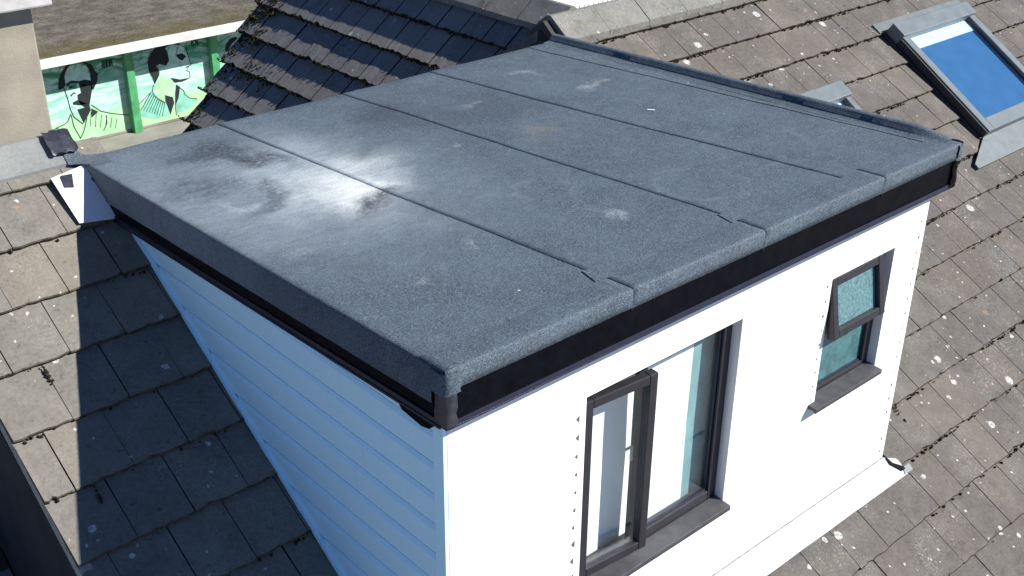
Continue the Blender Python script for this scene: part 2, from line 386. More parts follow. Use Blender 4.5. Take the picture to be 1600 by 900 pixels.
TW, TG = 0.296, 0.3455
def tile_mesh(name, w, mats, seed, thick=.026, length=.415, rough=1., gap=.0024):
    r = random.Random(seed)
    n = 7; h = w/2-gap
    rows = []
    slopez = -thick/TG
    lx = [-h + 2*h*k/n for k in range(n+1)]
    jit = [r.uniform(-.0035, .0035)*rough for _ in lx]
    for q in range(r.choice((0, 0, 1, 1, 2))):
        j = r.randrange(n+1); jit[j] += r.uniform(.004, .012)*rough
    def row(v0, z, k=1): return [(x, v0 + (jit[i]*k if v0 < .1 else 0), z + r.uniform(-.0008, .0008)) for i, x in enumerate(lx)]
    b = MB()
    b.sweep([row(0.004, 0.), row(0.0, thick-.006)], 1)
    b.sweep([row(0.0, thick-.006), row(0.006, thick)], 1)
    b.sweep([row(0.006, thick), row(length, thick+slopez*length)], 0)
    for sx in (0, n):
        b.face([(lx[sx], .004+jit[sx], 0), (lx[sx], .006+jit[sx], thick), (lx[sx], length, thick+slopez*length), (lx[sx], length, slopez*length)], 1)
    return b.mesh(name, mats)
def tile_set(key, edge, n=6, rough=1., **kw):
    return ([tile_mesh('roof_tile', TW, [M[key], M[edge]], 10+i, rough=rough, **kw) for i in range(n)],
            [tile_mesh('roof_tile', TW/2, [M[key], M[edge]], 50+i, rough=rough, **kw) for i in range(3)])
tset_r = tile_set('tile_r', 'tile_edge', thick=.03); tset_l = tile_set('tile_l', 'tile_edge_l', thick=.029); tset_w = tile_set('tile_w', 'tile_edge', 6, 1.8, thick=.05, gap=.006)
def basis(u, v, n): return Matrix((u, v, n)).transposed()
MAINROT = basis(Vector((1, 0, 0)), Vector((0, CT, ST)), Vector((0, -ST, CT)))
def add_tile(me, loc, rot, parent):
    o = bpy.data.objects.new('roof_tile', me); COL.objects.link(o)
    o.parent = parent
    o.rotation_mode = 'QUATERNION'
    tw = Matrix.Rotation(rng.uniform(-.006, .006), 3, 'Z') @ Matrix.Rotation(rng.uniform(-.008, .008), 3, 'X')
    o.rotation_quaternion = (rot @ tw).to_quaternion()
    o.location = Vector(loc) - WLOC[parent.name]
    return o
S0 = -0.02                                    # tail of one known course
def in_dormer(x, s):
    y = s*CT
    return .22 < x < 3.5 and y > .12
sky_rects = [(7.24, 8.40, 1.50*1/CT, 2.56/CT), (5.47, 5.93, 1.66/CT, 2.24/CT)]
slots = []
kmin = int(math.floor((SE-S0)/TG)); kmax = int((SR-S0-.1)/TG)
for k in range(kmin, kmax+1):
    s = S0 + k*TG
    par = k % 2
    # right-hand phase; left-hand phase chosen so that half tiles finish the verge
    i = 0
    for side in (0, 1):
        if side == 0:
            x = VERGE
            if (k % 2) == 0: slots.append((x+TW/4, s, 1, 0)); x += TW/2
            while x < 1.4: slots.append((x+TW/2, s, 0, 0)); x += TW
            xe = x
        else:
            ph = 3.33 + (TW/2 if par == 1 else 0)
            x = ph - math.ceil((ph-xe)/TW)*TW + TW
            while x < XR: slots.append((x+TW/2, s, 0, 1)); x += TW
vis = []; rest = []
for (x, s, half, side) in slots:
    if in_dormer(x, s+.17): continue
    if s > 2.85 and 3.3 < x-TW/2 < 3.74:
        if x+TW/2 < 3.86: continue
        x += TW/4; half = 1
    if any(a+.15 < x < b-.15 and c < s and s+TG < d for a, b, c, d in sky_rects): continue
    P = slope(x, s+.17)
    hidden = (3.6 < x < 4.6 and s*CT > 1.0 and False)
    (vis if inframe(P, 60) else rest).append((x, s, half, side))
vis.sort(key=lambda t: (slope(t[0], t[1])-CAM_LOC).length)
rest += vis[295:]; vis = vis[:295]
for (x, s, half, side) in vis:
    ts = tset_l if side == 0 else tset_r
    o = add_tile(rng.choice(ts[half]), slope(x+rng.uniform(-.0015, .0015), s+rng.uniform(-.004, .004), -.018+rng.uniform(-.002, .002)), MAINROT, mroof)
    if s+.415 > SR-.02: o.scale.y = (SR-.03-s)/.415
rb = MB()
for (x, s, half, side) in rest:
    wv = (TW/4 if half else TW/2)-.0015
    zl = -.026/TG*.415
    P = lambda u, v, h: slope(x+u, s+v, -.018+h)
    ln_ = min(.4, SR-.03-s); rb.face([P(-wv, 0, .026), P(wv, 0, .026), P(wv, ln_, .026+zl*ln_/.4), P(-wv, ln_, .026+zl*ln_/.4)])
    rb.face([P(-wv, 0, 0), P(wv, 0, 0), P(wv, 0, .026), P(-wv, 0, .026)], 1)
rbo = rb.build('roof_tile', [M['tile_r'], M['tile_edge']], mroof); rbo['kind'] = 'stuff'
# verge undercloak
vb = MB(); vb.prism([slope(VERGE, SE, -.09), slope(VERGE, SR, -.09), slope(VERGE, SR, -.019), slope(VERGE, SE, -.019)], (.06, 0, 0))
vb.build('verge_mortar', M['mortar'], mroof)

# moss: small lumps joined into one part
def moss(name, mat, pts, parent, rnd=rng):
    b = MB()
    for (P, r, N) in pts:
        q = Vector(N).rotation_difference(Vector((0, 0, 1))).inverted() if False else Vector((0, 0, 1)).rotation_difference(Vector(N))
        ring = 5; a0 = rnd.uniform(0, 6.28)
        lo = [Vector(P)+q @ Vector((r*math.cos(a0+6.283*i/ring)*rnd.uniform(.7, 1.2), r*math.sin(a0+6.283*i/ring)*rnd.uniform(.7, 1.2), -.004)) for i in range(ring)]
        hi = [Vector(P)+q @ Vector((.6*r*math.cos(a0+.4+6.283*i/ring)*rnd.uniform(.7, 1.2), .6*r*math.sin(a0+.4+6.283*i/ring)*rnd.uniform(.7, 1.2), r*rnd.uniform(.5, .8))) for i in range(ring)]
        top = Vector(P)+q @ Vector((0, 0, r*rnd.uniform(.7, 1.0)))
        b.sweep([lo, hi], 0, True)
        for i in range(ring): b.face([hi[i], hi[(i+1) % ring], top])
    o = b.build(name, mat, parent); o['kind'] = 'stuff'; return o
NM = Vector((0, -ST, CT))
pts = []
for k in range(kmin, kmax+1):
    s = S0+k*TG
    for j in range(420):
        x = rng.uniform(3.6, XR) if j % 12 else rng.uniform(VERGE, .1)
        if in_dormer(x, s): continue
        dens = noise.noise(Vector((x*1.3, s*2.1, 3)))
        if dens < rng.uniform(-.15, .5): continue
        if any(a-.1 < x < b+.1 and c-.1 < s < d+.1 for a, b, c, d in sky_rects): continue
        pts.append((slope(x, s-.006+rng.uniform(-.01, .004), -.012+rng.uniform(0, .012)), rng.uniform(.004, .012), NM))
for (x, s, n, sp) in ((-.725, 2.68, 26, .012), (-.79, 1.98, 22, .01), (4.85, 1.03, 34, .03), (4.06, .33, 24, .025), (4.3, .7, 26, .03)):
    for j in range(n): pts.append((slope(x+rng.gauss(0, sp*.4), s+rng.gauss(0, sp*2.2), .003), rng.uniform(.004, .008), NM))
moss('moss', M['moss_dark'], pts, mroof)

# ridge tiles: angular caps butted end to end along the main ridge
def ridge_run(p0, d, L, apex_h, half_y, drop, lip, mat, parent, tilt=1.0, seg=.45, mort=True):
    d = Vector(d).normalized(); side = Vector((d.y, -d.x, 0))          # toward the front
    nseg = max(1, round(L/seg)); sl_ = L/nseg
    for i in range(nseg):
        a = i*sl_+.003; b = (i+1)*sl_-.003
        up = rng.uniform(-.003, .003)
        rings = []
        for t in (a, a+.02, b-.02, b):
            c = Vector(p0)+d*t+Vector((0, 0, apex_h+up)); jj = rng.uniform(-.002, .002)
            pr = [c+side*half_y+Vector((0, 0, -drop-lip)), c+side*(half_y+.004)+Vector((0, 0, -drop)), c+side*.018+Vector((0, 0, jj)), c-side*.018+Vector((0, 0, jj)),
                  c-side*(half_y+.004)+Vector((0, 0, -drop)), c-side*half_y+Vector((0, 0, -drop-lip))]
            rings.append(pr)
        o = MB(); o.sweep(rings, 0, True, True)
        ob = o.build('ridge_tile', mat, parent)
    if mort:
        for i in range(1, nseg):
            t = i*sl_; mb_ = MB(); rings = []
            for tt in (t-.008, t+.008):
                c = Vector(p0)+d*tt+Vector((0, 0, apex_h-.003))
                rings.append([c+side*(half_y-.004)+Vector((0, 0, -drop-lip)), c+side*half_y+Vector((0, 0, -drop)), c+side*.015, c-side*.015, c-side*half_y+Vector((0, 0, -drop)), c-side*(half_y-.004)+Vector((0, 0, -drop-lip))])
            mb_.sweep(rings, 0, True, True); mb_.build('mortar_joint', M['mortar'], parent)
ridge_run((3.765, 3.42, 0), (1, 0, 0), 7.2, .035, .215, .145, .05, M['ridge'], house)
ridge_run((VERGE-.02, 3.42, 0), (1, 0, 0), 1.03, .015, .17, .125, .05, M['ridge_grey'], house, seg=.47)
b = MB(); b.prism([(3.705, 3.23, -.25), (3.705, 3.23, -.15), (3.705, 3.42, -.0), (3.705, 3.6, -.12), (3.705, 3.6, -.3)], (.058, 0, 0)); b.build('ridge_end_mortar', M['bitumen'], house)
# crumpled black tape over the joint between ridge and dormer
tp = MB(); rows = []
for i in range(9):
    u = i/8
    rows.append([(-.15+.15*u+rng.uniform(-.004, .004), 3.405-w_*1.0+rng.uniform(-.004, .004), .024-.125/.174*max(0, w_-.018)+rng.uniform(0, .016)) for w_ in (0.0, .025, .05, .08, .1, .12, .14)])
tp.sweep(rows); tp.build('sealing_tape', M['bitumen_tape'], house, True, label='crumpled black sealing tape')

# chimney stack
ch = MB(); ch.box((-1.0, 3.44, -.5), (-.06, 4.05, .73)); cho = ch.build('chimney', M['render_tan'], house, bevel=.012, label='tan rendered chimney stack')
cp = MB(); cp.box((-1.09, 3.345, .732), (.025, 4.14, .98)); cp.build('chimney_cap', M['cap'], cho, bevel=.012)
cl = MB(); cl.box((-1.01, 3.425, -.2), (-.05, 3.439, -.018)); cl.build('lead_flashing', M['alu_dark'], cho)

# ------------------------------------------------------------------ skylights
def skylight(x0, x1, y0, y1, flash=(.1, .12, .12, .24), glass_inset=.09, apron=0., label=None):
    s0, s1 = y0/CT, y1/CT
    fr_h = .1
    def slab(x0, s0, x1, s1, h0, h1):
        b = MB(); b.prism([slope(x0, s0, h0), slope(x1, s0, h0), slope(x1, s1, h0), slope(x0, s1, h0)], NM*(h1-h0)); return b
    root = slab(x0+.02, s0+.02, x1-.02, s1-.02, -.05, .02).build('skylight', M['alu_dark'], house, label=label)
    gi = glass_inset
    tb = MB()
    for (a, b, c, d) in ((x0, s0, x0+gi, s1-.13), (x1-gi, s0, x1, s1-.13), (x0+gi, s0, x1-gi, s0+.13)):
        tb.prism([slope(a, b, .0), slope(c, b, .0), slope(c, d, .0), slope(a, d, .0)], NM*fr_h)
    tb.build('frame', M['alu'], root, bevel=.006)
    # inner rebate line, gasket
    for (a, b, c, d) in ((x0+gi, s0+.13, x0+gi+.012, s1-.15), (x1-gi-.012, s0+.13, x1-gi, s1-.15)):
        gs = MB(); gs.prism([slope(a, b, .05), slope(c, b, .05), slope(c, d, .05), slope(a, d, .05)], NM*.03)
        gs.build('gasket', M['alu_dark'], root)
    slab(x0-.012, s1-.145, x1+.012, s1+.012, .0, .13).build('hood', M['alu'], root, bevel=.008)
    slab(x0+gi+.012, s0+.13, x1-gi-.012, s1-.146, .066, .072).build('glass_pane', M['glass_sky'], root)
    slab(x0+gi, s0+.12, x1-gi, s1-.27, .03, .036).build('blind', M['blue_blind'], root)
    slab(x0+gi, s1-.272, x1-gi, s1-.145, .03, .046).build('blind_rail', M['curtain'], root)
    l, r, t, bt = flash
    slab(x0-l, s1+.013, x1+r, s1+t, .0, .024).build('head_flashing', M['lead'], root)
    ap = MB(); ap.prism([slope(x0-l-apron, s0-bt, .012), slope(x1+r, s0-bt, .012), slope(x1+r, s0-.002, .02), slope(x0-l*.2, s0-.002, .02), slope(x0-l-apron, s0-bt+.05, .014)], NM*.012)
    ap.build('apron_flashing', M['lead'], root, label='grey lead apron below the skylight')
    slab(x0-.05, s0, x0-.0215, s1+.012, .0, .018).build('side_flashing', M['alu_dark'], root); slab(x0-.021, s0+.004, x0-.001, s1-.15, .0, .085).build('side_shade_strip', M['alu_dark'], root)  # left side coloured dark to carry the skylight's own shadow band
    slab(x1+.001, s0, x1+.045, s1+.012, .0, .018).build('side_flashing', M['lead'], root)
    return root
skylight(7.20, 8.44, 1.52, 2.60, apron=.3, label='large skylight with blue blind')
skylight(5.40, 5.965, 1.60, 2.29, flash=(.02, .02, .06, .15), glass_inset=.06, label='small skylight half hidden by the dormer')

# ------------------------------------------------------------------ rear wing
wing = thing('rear_wing', (4.2, 6, -6), 'rear wing of the house, its mossy shaded tile roof stepping down behind the flat roof', 'building')
TW_ = 1.0; WTH = math.atan(TW_); WC, WS = math.cos(WTH), math.sin(WTH)
WX, WZ, WY0, WY1 = 4.2, -.07, 3.47, 7.5
def verge_y(s): return 7.5-.12*(s-.85)
def wslope(y, s, h=0.):                        # s measured down from the wing ridge
    return Vector((WX - s*WC - h*WS, y, WZ - s*WS + h*WC))
wd = MB(); wd.prism([wslope(WY0, .02, -.02), wslope(verge_y(0)-.04, .02, -.02), wslope(verge_y(4)-.04, 4.0, -.02), wslope(WY0, 4.0, -.02)], (.0, 0, -.08))
wroof = wd.build('wing_roof', M['deck'], wing)
we = MB(); we.prism([(WX, WY0, WZ-.02), (WX, WY1-.04, WZ-.02), (WX+3.2, WY1-.04, WZ-.02-3.2*TW_), (WX+3.2, WY0, WZ-.02-3.2*TW_)], (0, 0, -.08))
we.build('wing_roof_far_side', bpy.data.materials['rear_slope_tiles'], wing)
ww = MB(); ww.prism([(WX-2.6, WY1-.1, -6), (WX+2.9, WY1-.1, -6), (WX+2.9, WY1-.1, WZ-.2-2.9*TW_), (WX, WY1-.1, WZ-.15), (WX-2.6, WY1-.1, WZ-.2-2.6*TW_)], (0, -2.5, 0))
ww.build('wall', M['render_plain'], wing)
WROT = basis(Vector((0, -1, 0)), Vector((WC, 0, WS)), Vector((-WS, 0, WC)))
NWg = Vector((-WS, 0, WC))
mpts = []
for k in range(11):
    s = .46 + k*TG                              # tail of the course, distance below the ridge
    y = verge_y(s-.17)
    if k % 2: 
        add_tile(rng.choice(tset_w[1]), wslope(y-TW/4, s, -.012), WROT, wroof); y -= TW/2
    while y > WY0+.25:
        if inframe(wslope(y, s-.17), 80) or k < 7:
            add_tile(rng.choice(tset_w[0]), wslope(y-TW/2, s+rng.uniform(-.004, .004), -.012+rng.uniform(-.003, .003)), WROT, wroof)
        y -= TW
    for j in range(420):
        yy = rng.uniform(WY0+.5, WY1)
        dn = noise.noise(Vector((yy*1.1, s*1.7, 9)))+.35*(yy-5.6)
        if dn < rng.uniform(-.9, .6): continue
        mpts.append((wslope(yy, s+rng.uniform(-.012, .008), rng.uniform(-.01, .04)), rng.uniform(.006, .015), NWg))
    # moss along the side joints and at the verge
    for j in range(60):
        t = rng.random()
        mpts.append((wslope(verge_y(s)-abs(rng.gauss(0, .08)), s-t*TG, .036-.045*t), rng.uniform(.008, .02), NWg))
mpts2 = [p for p in mpts if rng.random() < .4]
moss('moss', M['moss_dark'], [p for p in mpts if p not in mpts2], wroof)
big = []
for (yy, s, n) in ((7.3, .46, 30), (7.25, .46+TG*.6, 26), (7.2, .46+TG, 26), (7.15, .46+2*TG, 30), (7.0, .46+3*TG, 14), (6.9, .46+2.9*TG, 12), (7.35, .46+1.5*TG, 26), (6.6, .46+3*TG, 10)):
    for j in range(n*3): big.append((wslope(yy+rng.gauss(0, .05), s+rng.gauss(0, .05), .024), rng.uniform(.007, .018), NWg))
moss('moss', M['moss'], mpts2+big, wroof)
ridge_run((WX, WY1, 0), (0, -1, 0), WY1-3.6, -.005, .2, .15, .05, M['ridge'], wing)

# ------------------------------------------------------------------ the dormer
dorm = thing('dormer', (1.85, 1.6, -2.3), 'white box dormer with dark mineral felt flat roof, black fascia and two dark framed windows', 'dormer')
W, D = 3.7, 3.28
RF = -0.0365                                   # the flat roof falls a little toward the ridge
def R(x, y, h=0.): return Vector((x, y, RF*y + h))
WXL, WXR, WYF = .0557, 3.628, .0688
# deck
dk = MB(); dk.prism([R(.012, .012, -.012), R(W-.012, .012, -.012), R(W-.012, D, -.012), R(.012, D, -.012)], (0, 0, -.06))
deck = dk.build('flat_roof', M['bitumen'], dorm)
def und(x, y):
    return .004*noise.noise(Vector((x*1.7, y*1.7, 1))) + .0025*noise.noise(Vector((x*5, y*5, 4)))
seams = [((0, 0), (0, D)), ((1.022, .05), (.868, D)), ((1.955, .03), (1.778, D)), ((2.79, .05), (2.50, D)), ((3.60, .05), (3.425, D))]
def seam_x(i, y):
    (xa, ya), (xb, yb) = seams[i]
    return xa + (xb-xa)*(y-ya)/(yb-ya)
NY = 40
for i in range(5):
    b = MB(); rings = []
    for j in range(NY+1):
        y = .075 + (D-.075)*j/NY
        xl = seam_x(i, y) if i else 0
        xr = (seam_x(i+1, y)+.05) if i < 4 else W-.03
        if i: xl += .0015*noise.noise(Vector((0, y*6, i)))
        ring = []
        if i == 0:
            for (xx, hh) in ((-.013, -.168), (-.013, -.09), (-.0125, -.012), (-.008, -.001), (.004, .004), (.03, .0045)): ring.append(R(xx+.0025*noise.noise(Vector((xx*9, y*5, 2))), y, hh+und(xx, y)*.6))
            nx = 10
            for q in range(1, nx+1):
                x = .03+(xr-.03)*q/nx; ring.append(R(x, y, .004-.004*q/nx+und(x, y)))
        else:
            ring.append(R(xl, y, -.004+und(xl, y)))
            ring.append(R(xl+.001, y, .0036+und(xl, y)))
            nx = 11
            for q in range(1, nx+1):
                t = (q/nx)**1.4
                x = xl+(xr-xl)*t
                h = .0036*(1-min(1, t*2.2)) + .0004
                ring.append(R(x, y, h+und(x, y)))
        rings.append(ring)
    # the back edge folds down over the ridge
    last = rings[-1]
    rings.append([p+Vector((0, .035, -.02)) for p in last]); rings.append([p+Vector((0, .16, -.16)) for p in last])
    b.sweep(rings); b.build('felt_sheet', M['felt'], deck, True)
# front capping strips with lap joints
joints = [-.012, 1.018, 1.928, 2.937, W+.02]
def cap_prof(x, y_lap):
    e = .003*noise.noise(Vector((x*7, 0, 5)))
    return [R(x, .16+e, .0015+und(x, .16)), R(x, .13, .0055+und(x, .13)), R(x, .06, .0055+e*.6), R(x, .022, .0065+e*.6), R(x, -.002, .007+e*.6), R(x, -.011, .004), R(x, -.0145, -.005), R(x, -.015+e*.4, -.05), R(x, -.0155+e*.5, -.083+e*.4), R(x, -.009, -.084)]
for i in range(4):
    a, b_ = joints[i]+.0025, joints[i+1]-.0005
    b = MB(); n = 26; rings = []
    for j in range(n+1):
        x = a+(b_-a)*j/n
        pr = cap_prof(x, 0)
        lift = .0025*(1-min(1, (x-a)/.3))
        rings.append([p+Vector((0, -lift*.6 if k > 5 else 0, lift if k < 6 else 0)) for k, p in enumerate(pr)])
    for end, dx in ((0, -.0025), (-1, .0025)):
        fold = [Vector((p.x+dx, p.y, min(p.z, R(0, p.y, -.1).z))) for p in rings[end]]
        rings = [fold]+rings if end == 0 else rings+[fold]
    b.sweep(rings); b.build('felt_capping', M['felt_edge'], deck, True)
# small torch-on patches where the laps meet the capping
for (x, y) in ((.99, .2), (1.925, .2)):
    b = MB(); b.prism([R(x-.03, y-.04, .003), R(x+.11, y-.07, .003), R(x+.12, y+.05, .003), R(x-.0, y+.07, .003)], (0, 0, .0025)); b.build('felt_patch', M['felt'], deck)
# raised roll along the right-hand edge
b = MB(); rings = []
for j in range(NY+1):
    y = .05+(D+.02-.05)*j/NY
    e = .004*noise.noise(Vector((3, y*4, 7))); f_ = min(1, (y-.03)/.22)
    rings.append([R(3.60, y, .002), R(3.648, y, .006), R(3.664+e, y, .009+.006*f_), R(3.68+e, y, .011+.03*f_), R(3.69, y, .012+.037*f_+e), R(3.712+e, y, .012+.04*f_), R(3.732, y, .01+.036*f_), R(3.74, y, .008+.02*f_), R(3.742, y, -.09)])
b.sweep(rings); b.build('edge_roll', M['felt_edge'], deck, True, label='raised felt roll along the far edge')
b = MB(); b.sweep([[R(.12, 3.1, .004), R(.12, 3.2, .006), R(.12, 3.3, .002), (.12, 3.43, -.16)], [R(.02, 3.1, .008), R(.02, 3.2, .012), R(.02, 3.3, .012), (.02, 3.43, -.06)],
    [(-.03, 3.2, -.118), (-.03, 3.26, -.09), (-.03, 3.34, -.03), (-.03, 3.44, .028)], [(-.085, 3.23, -.118), (-.085, 3.27, -.085), (-.085, 3.34, -.032), (-.085, 3.44, .027)]])
b.build('felt_lap', M['felt_edge'], deck, True)
# fascias
b = MB(); b.box((0, -.006, -.247), (W, .02, -.02)); b.build('front_fascia', M['black_pvc'], dorm, bevel=.003)
def lface(x0, x1, y0, y1, h0, h1, nm, mat, **kw):
    b = MB(); b.prism([R(x0, y0, h0), R(x0, y1, h0), R(x0, y1, h1), R(x0, y0, h1)], (x1-x0, 0, 0)); return b.build(nm, mat, dorm, **kw)
lface(-.008, .018, .0215, 2.93, -.243, -.03, 'left_fascia', M['black_pvc'])
lface(W-.018, W+.01, .0215, D, -.243, -.03, 'right_fascia', M['black_pvc'])
b = MB(); b.box((-.012, -.013, -.252), (W+.012, -.0063, -.229)); b.box((-.012, -.0145, -.259), (W+.012, .06, -.2523)); b.build('drip_trim', M['trim'], dorm, bevel=.002)
lface(-.016, -.0085, .0, 2.9, -.25, -.226, 'drip_trim', M['trim']); 
lface(-.02, .03, .021, 2.9, -.262, -.2505, 'drip_trim', M['trim'])
b = MB(); b.prism([R(.0, .022, -.2505), R(W, .022, -.2505), R(W, 2.9, -.2505), R(.0, 2.9, -.2505)], (0, 0, .02)); b.build('soffit', M['black_pvc'], dorm)
b = MB(); b.prism([(-.012, .29, -.262), (-.012, .05, -.262), (-.012, .1, -.305), (-.012, .15, -.315), (-.012, .27, -.3), (-.012, .29, -.29)], (.05, 0, 0)); b.build('soffit_end', M['black_pvc'], dorm, label='black soffit end block at the near corner')
# crumpled felt patches on the corners
def crumple(name, path, z0, z1, mat, amp=.006, nz=9, seed=1):
    r = random.Random(seed); b = MB(); rings = []
    for k in range(nz+1):
        z = z0+(z1-z0)*k/nz
        rings.append([Vector((x+r.uniform(-amp, amp), y+r.uniform(-amp, amp), z+RF*y+r.uniform(-amp, amp)*.6)) for x, y in path])
    b.sweep(rings); return b.build(name, mat, dorm, True)
crumple('corner_patch', [(-.022, .075), (-.023, .05), (-.024, .02), (-.021, -.012), (-.004, -.025), (.03, -.026), (.055, -.024)], -.1, -.002, M['felt_edge'], .0045, 7, 3)
crumple('corner_patch', [(-.02, .045), (-.021, .02), (-.02, -.008), (-.006, -.021), (.02, -.021), (.035, -.02)], -.245, -.085, M['bitumen_tape'], .004, 6, 5)
crumple('corner_patch', [(3.68, -.021), (3.70, -.022), (3.722, -.019), (3.742, .0), (3.748, .03), (3.748, .06)], -.09, .006, M['felt_edge'], .005, 8, 8)
crumple('corner_patch', [(3.66, -.018), (3.69, -.0205), (3.712, -.018), (3.722, .0), (3.724, .03)], -.25, -.1, M['black_pvc'], .004, 10, 9)
crumple('corner_patch', [(-.018, D+.0), (-.018, D-.06), (-.017, D-.12)], -.16, -.03, M['bitumen'], .006, 8, 12)
for q in range(3):
    y = D-.05-q*.05-rng.uniform(0, .03)
    b = MB(); b.prism([R(-.0165, y, -.06), R(-.0165, y-.02, -.06), R(-.018, y-.035, -.15-rng.uniform(0, .04)), R(-.018, y-.025, -.16-rng.uniform(0, .03))], (-.003, 0, 0)); b.build('torn_felt_strip', M['felt_edge'], dorm)
# front wall with two openings
op1 = (.845, 1.945, -1.655, -.507); op2 = (2.715, 3.325, -1.36, -.549)
zt, zb = -.2, -2.32
xs = [WXL, op1[0], op1[1], op2[0], op2[1], WXR]
zs_ = [zb, op1[2], op2[2], op2[3], op1[3], zt]
wl = MB(); DEP = .16
def inhole(x, z): return any(o[0] < x < o[1] and o[2] < z < o[3] for o in (op1, op2))
for i in range(5):
    for j in range(5):
        if inhole((xs[i]+xs[i+1])/2, (zs_[j]+zs_[j+1])/2): continue
        wl.face([(xs[i], WYF, zs_[j]), (xs[i+1], WYF, zs_[j]), (xs[i+1], WYF, zs_[j+1]), (xs[i], WYF, zs_[j+1])])
for (x0, x1, z0, z1) in (op1, op2):
    y0, y1 = WYF, WYF+DEP
    wl.face([(x0, y0, z0), (x0, y0, z1), (x0, y1, z1), (x0, y1, z0)]); wl.face([(x1, y0, z0), (x1, y1, z0), (x1, y1, z1), (x1, y0, z1)])
    wl.face([(x0, y0, z1), (x1, y0, z1), (x1, y1, z1), (x0, y1, z1)]); wl.face([(x0, y0, z0), (x0, y1, z0), (x1, y1, z0), (x1, y0, z0)])
wl.build('front_wall', M['render'], dorm)
rw = MB(); rw.face([(WXR, WYF, zb), (WXR, D-.1, zb), (WXR, D-.1, zt), (WXR, WYF, zt)]); rw.build('right_wall', M['render'], dorm)
iw = MB(); iw.box((.2, .32, -2.3), (3.5, .36, -.28)); iw.build('inner_wall', M['curtain'], dorm)
# white apron flashing at the foot of the front wall
fl = MB(); rings = []
for x in [WXL-.02+(3.73-WXL+.02)*i/30 for i in range(31)]:
    e = .003*noise.noise(Vector((x*4, 1, 1)))
    wa, wb_ = ((x, WYF-.001, slope(0, .0775/CT).z+.03), (x, WYF-.006, slope(0, .0775/CT).z+.018)) if x < WXR-.02 else (tuple(slope(x, .04, .016)), tuple(slope(x, .03, .02)))
    rings.append([wa, wb_, tuple(slope(x, -.02, .022+e)), tuple(slope(x, -.078+e, .016+e)), tuple(slope(x, -.079+e, .002))])
fl.sweep(rings); fl.build('apron_flashing', plain('white_apron', (.43, .44, .44), .6, .08, 8, .3, .2, 60, grime=(.36, .36, .35)), dorm, label='white apron flashing along the wall foot')
b = MB(); b.prism([slope(3.645, .105, .014), slope(3.635, .03, .014), slope(3.69, -.045, .014), slope(3.73, -.045, .014), slope(3.72, -.02, .014), slope(3.665, .03, .014)], NM*.016); b.build('rubber_seal', M['black_pvc'], dorm)
b = MB(); b.prism([slope(3.70, -.075, .012), slope(3.79, -.075, .012), slope(3.79, -.03, .02), slope(3.72, -.03, .02)], NM*.008); b.build('flashing_end', M['lead'], dorm)
b = MB(); b.box((WXL+.02, WYF-.0085, slope(0, .0775/CT).z+.0185), (WXR-.01, WYF-.0062, slope(0, .0775/CT).z+.0245)); b.build('sealant_line', plain('grey_sealant', (.2, .2, .2), .8, .5, 40), dorm)
# bare bead holes: a row of little triangular nicks along the unrendered beads
nk = MB()
def nick(x, z, s=1.):
    a = .017*s
    nk.face([(x-a*.7, WYF-.0025, z+a*.3), (x+a*.35, WYF-.0025, z+a), (x+a*.35, WYF-.0025, z-a)])
for i in range(15): nick(.795+rng.uniform(-.003, .003), -.6-.101*i, rng.uniform(.7, 1.25))
for i in range(9): nick(2.675+rng.uniform(-.003, .003), -.58-.09*i, rng.uniform(.5, .9))
for i in range(18): nick(3.575+rng.uniform(-.004, .004), -.36-.101*i, rng.uniform(.5, 1.))
nk.build('bead_hole', plain('bare_bead', (.1, .1, .1), .8), dorm, kind='stuff')
# left cheek: horizontal boards cut along the roof slope
def cheek_top(y): return RF*y-.245
BH = .1585; z1 = -.216
zbk = -.375+BH
while True:
    z0 = zbk-BH
    ya0, ya1 = WYF+.07, (z0+.018-ZS)/T_          # lower edge
    yb1 = (zbk+.018-ZS)/T_
    if ya1 > ya0+.05:
        zz1 = min(zbk, -.25)
        prf = [(WXL+.022, z0), (WXL+.001, z0), (WXL-.001, z0+.005), (WXL-.009, zz1-.03), (WXL-.008, zz1-.026), (WXL+.003, zz1-.007), (WXL+.022, zz1-.006)]
        def ymax(z): return min((z+.016-ZS)/T_, D-.1)
        ce = ya1; cuts = [ya0]; yy = ya0+rng.uniform(.5, .9)
        while yy < ce-.25: cuts.append(yy); yy += rng.uniform(.55, .95)
        cuts.append(9)
        for ca, cb in zip(cuts, cuts[1:]):
            b = MB()
            rings = [[(x, min(ca+.0004, ymax(z)), z) for x, z in prf], [(x, max(ca+.0004, min(cb-.0004, ymax(z))), z) for x, z in prf]]
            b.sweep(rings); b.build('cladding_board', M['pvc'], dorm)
    zbk = z0
    if zbk < -2.2: break
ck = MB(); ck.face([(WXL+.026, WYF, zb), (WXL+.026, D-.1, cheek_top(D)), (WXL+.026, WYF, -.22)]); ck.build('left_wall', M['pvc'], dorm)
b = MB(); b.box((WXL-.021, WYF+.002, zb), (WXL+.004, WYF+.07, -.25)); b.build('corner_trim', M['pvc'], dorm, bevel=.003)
b = MB(); b.prism([(WXL-.023, .3, ZS+.3*T_+.0), (WXL-.023, 2.9, ZS+2.9*T_), (WXL-.023, 2.9, ZS+2.9*T_+.035), (WXL-.023, .3, ZS+.3*T_+.035)], (.02, 0, 0)); b.build('slope_trim', M['pvc'], dorm)
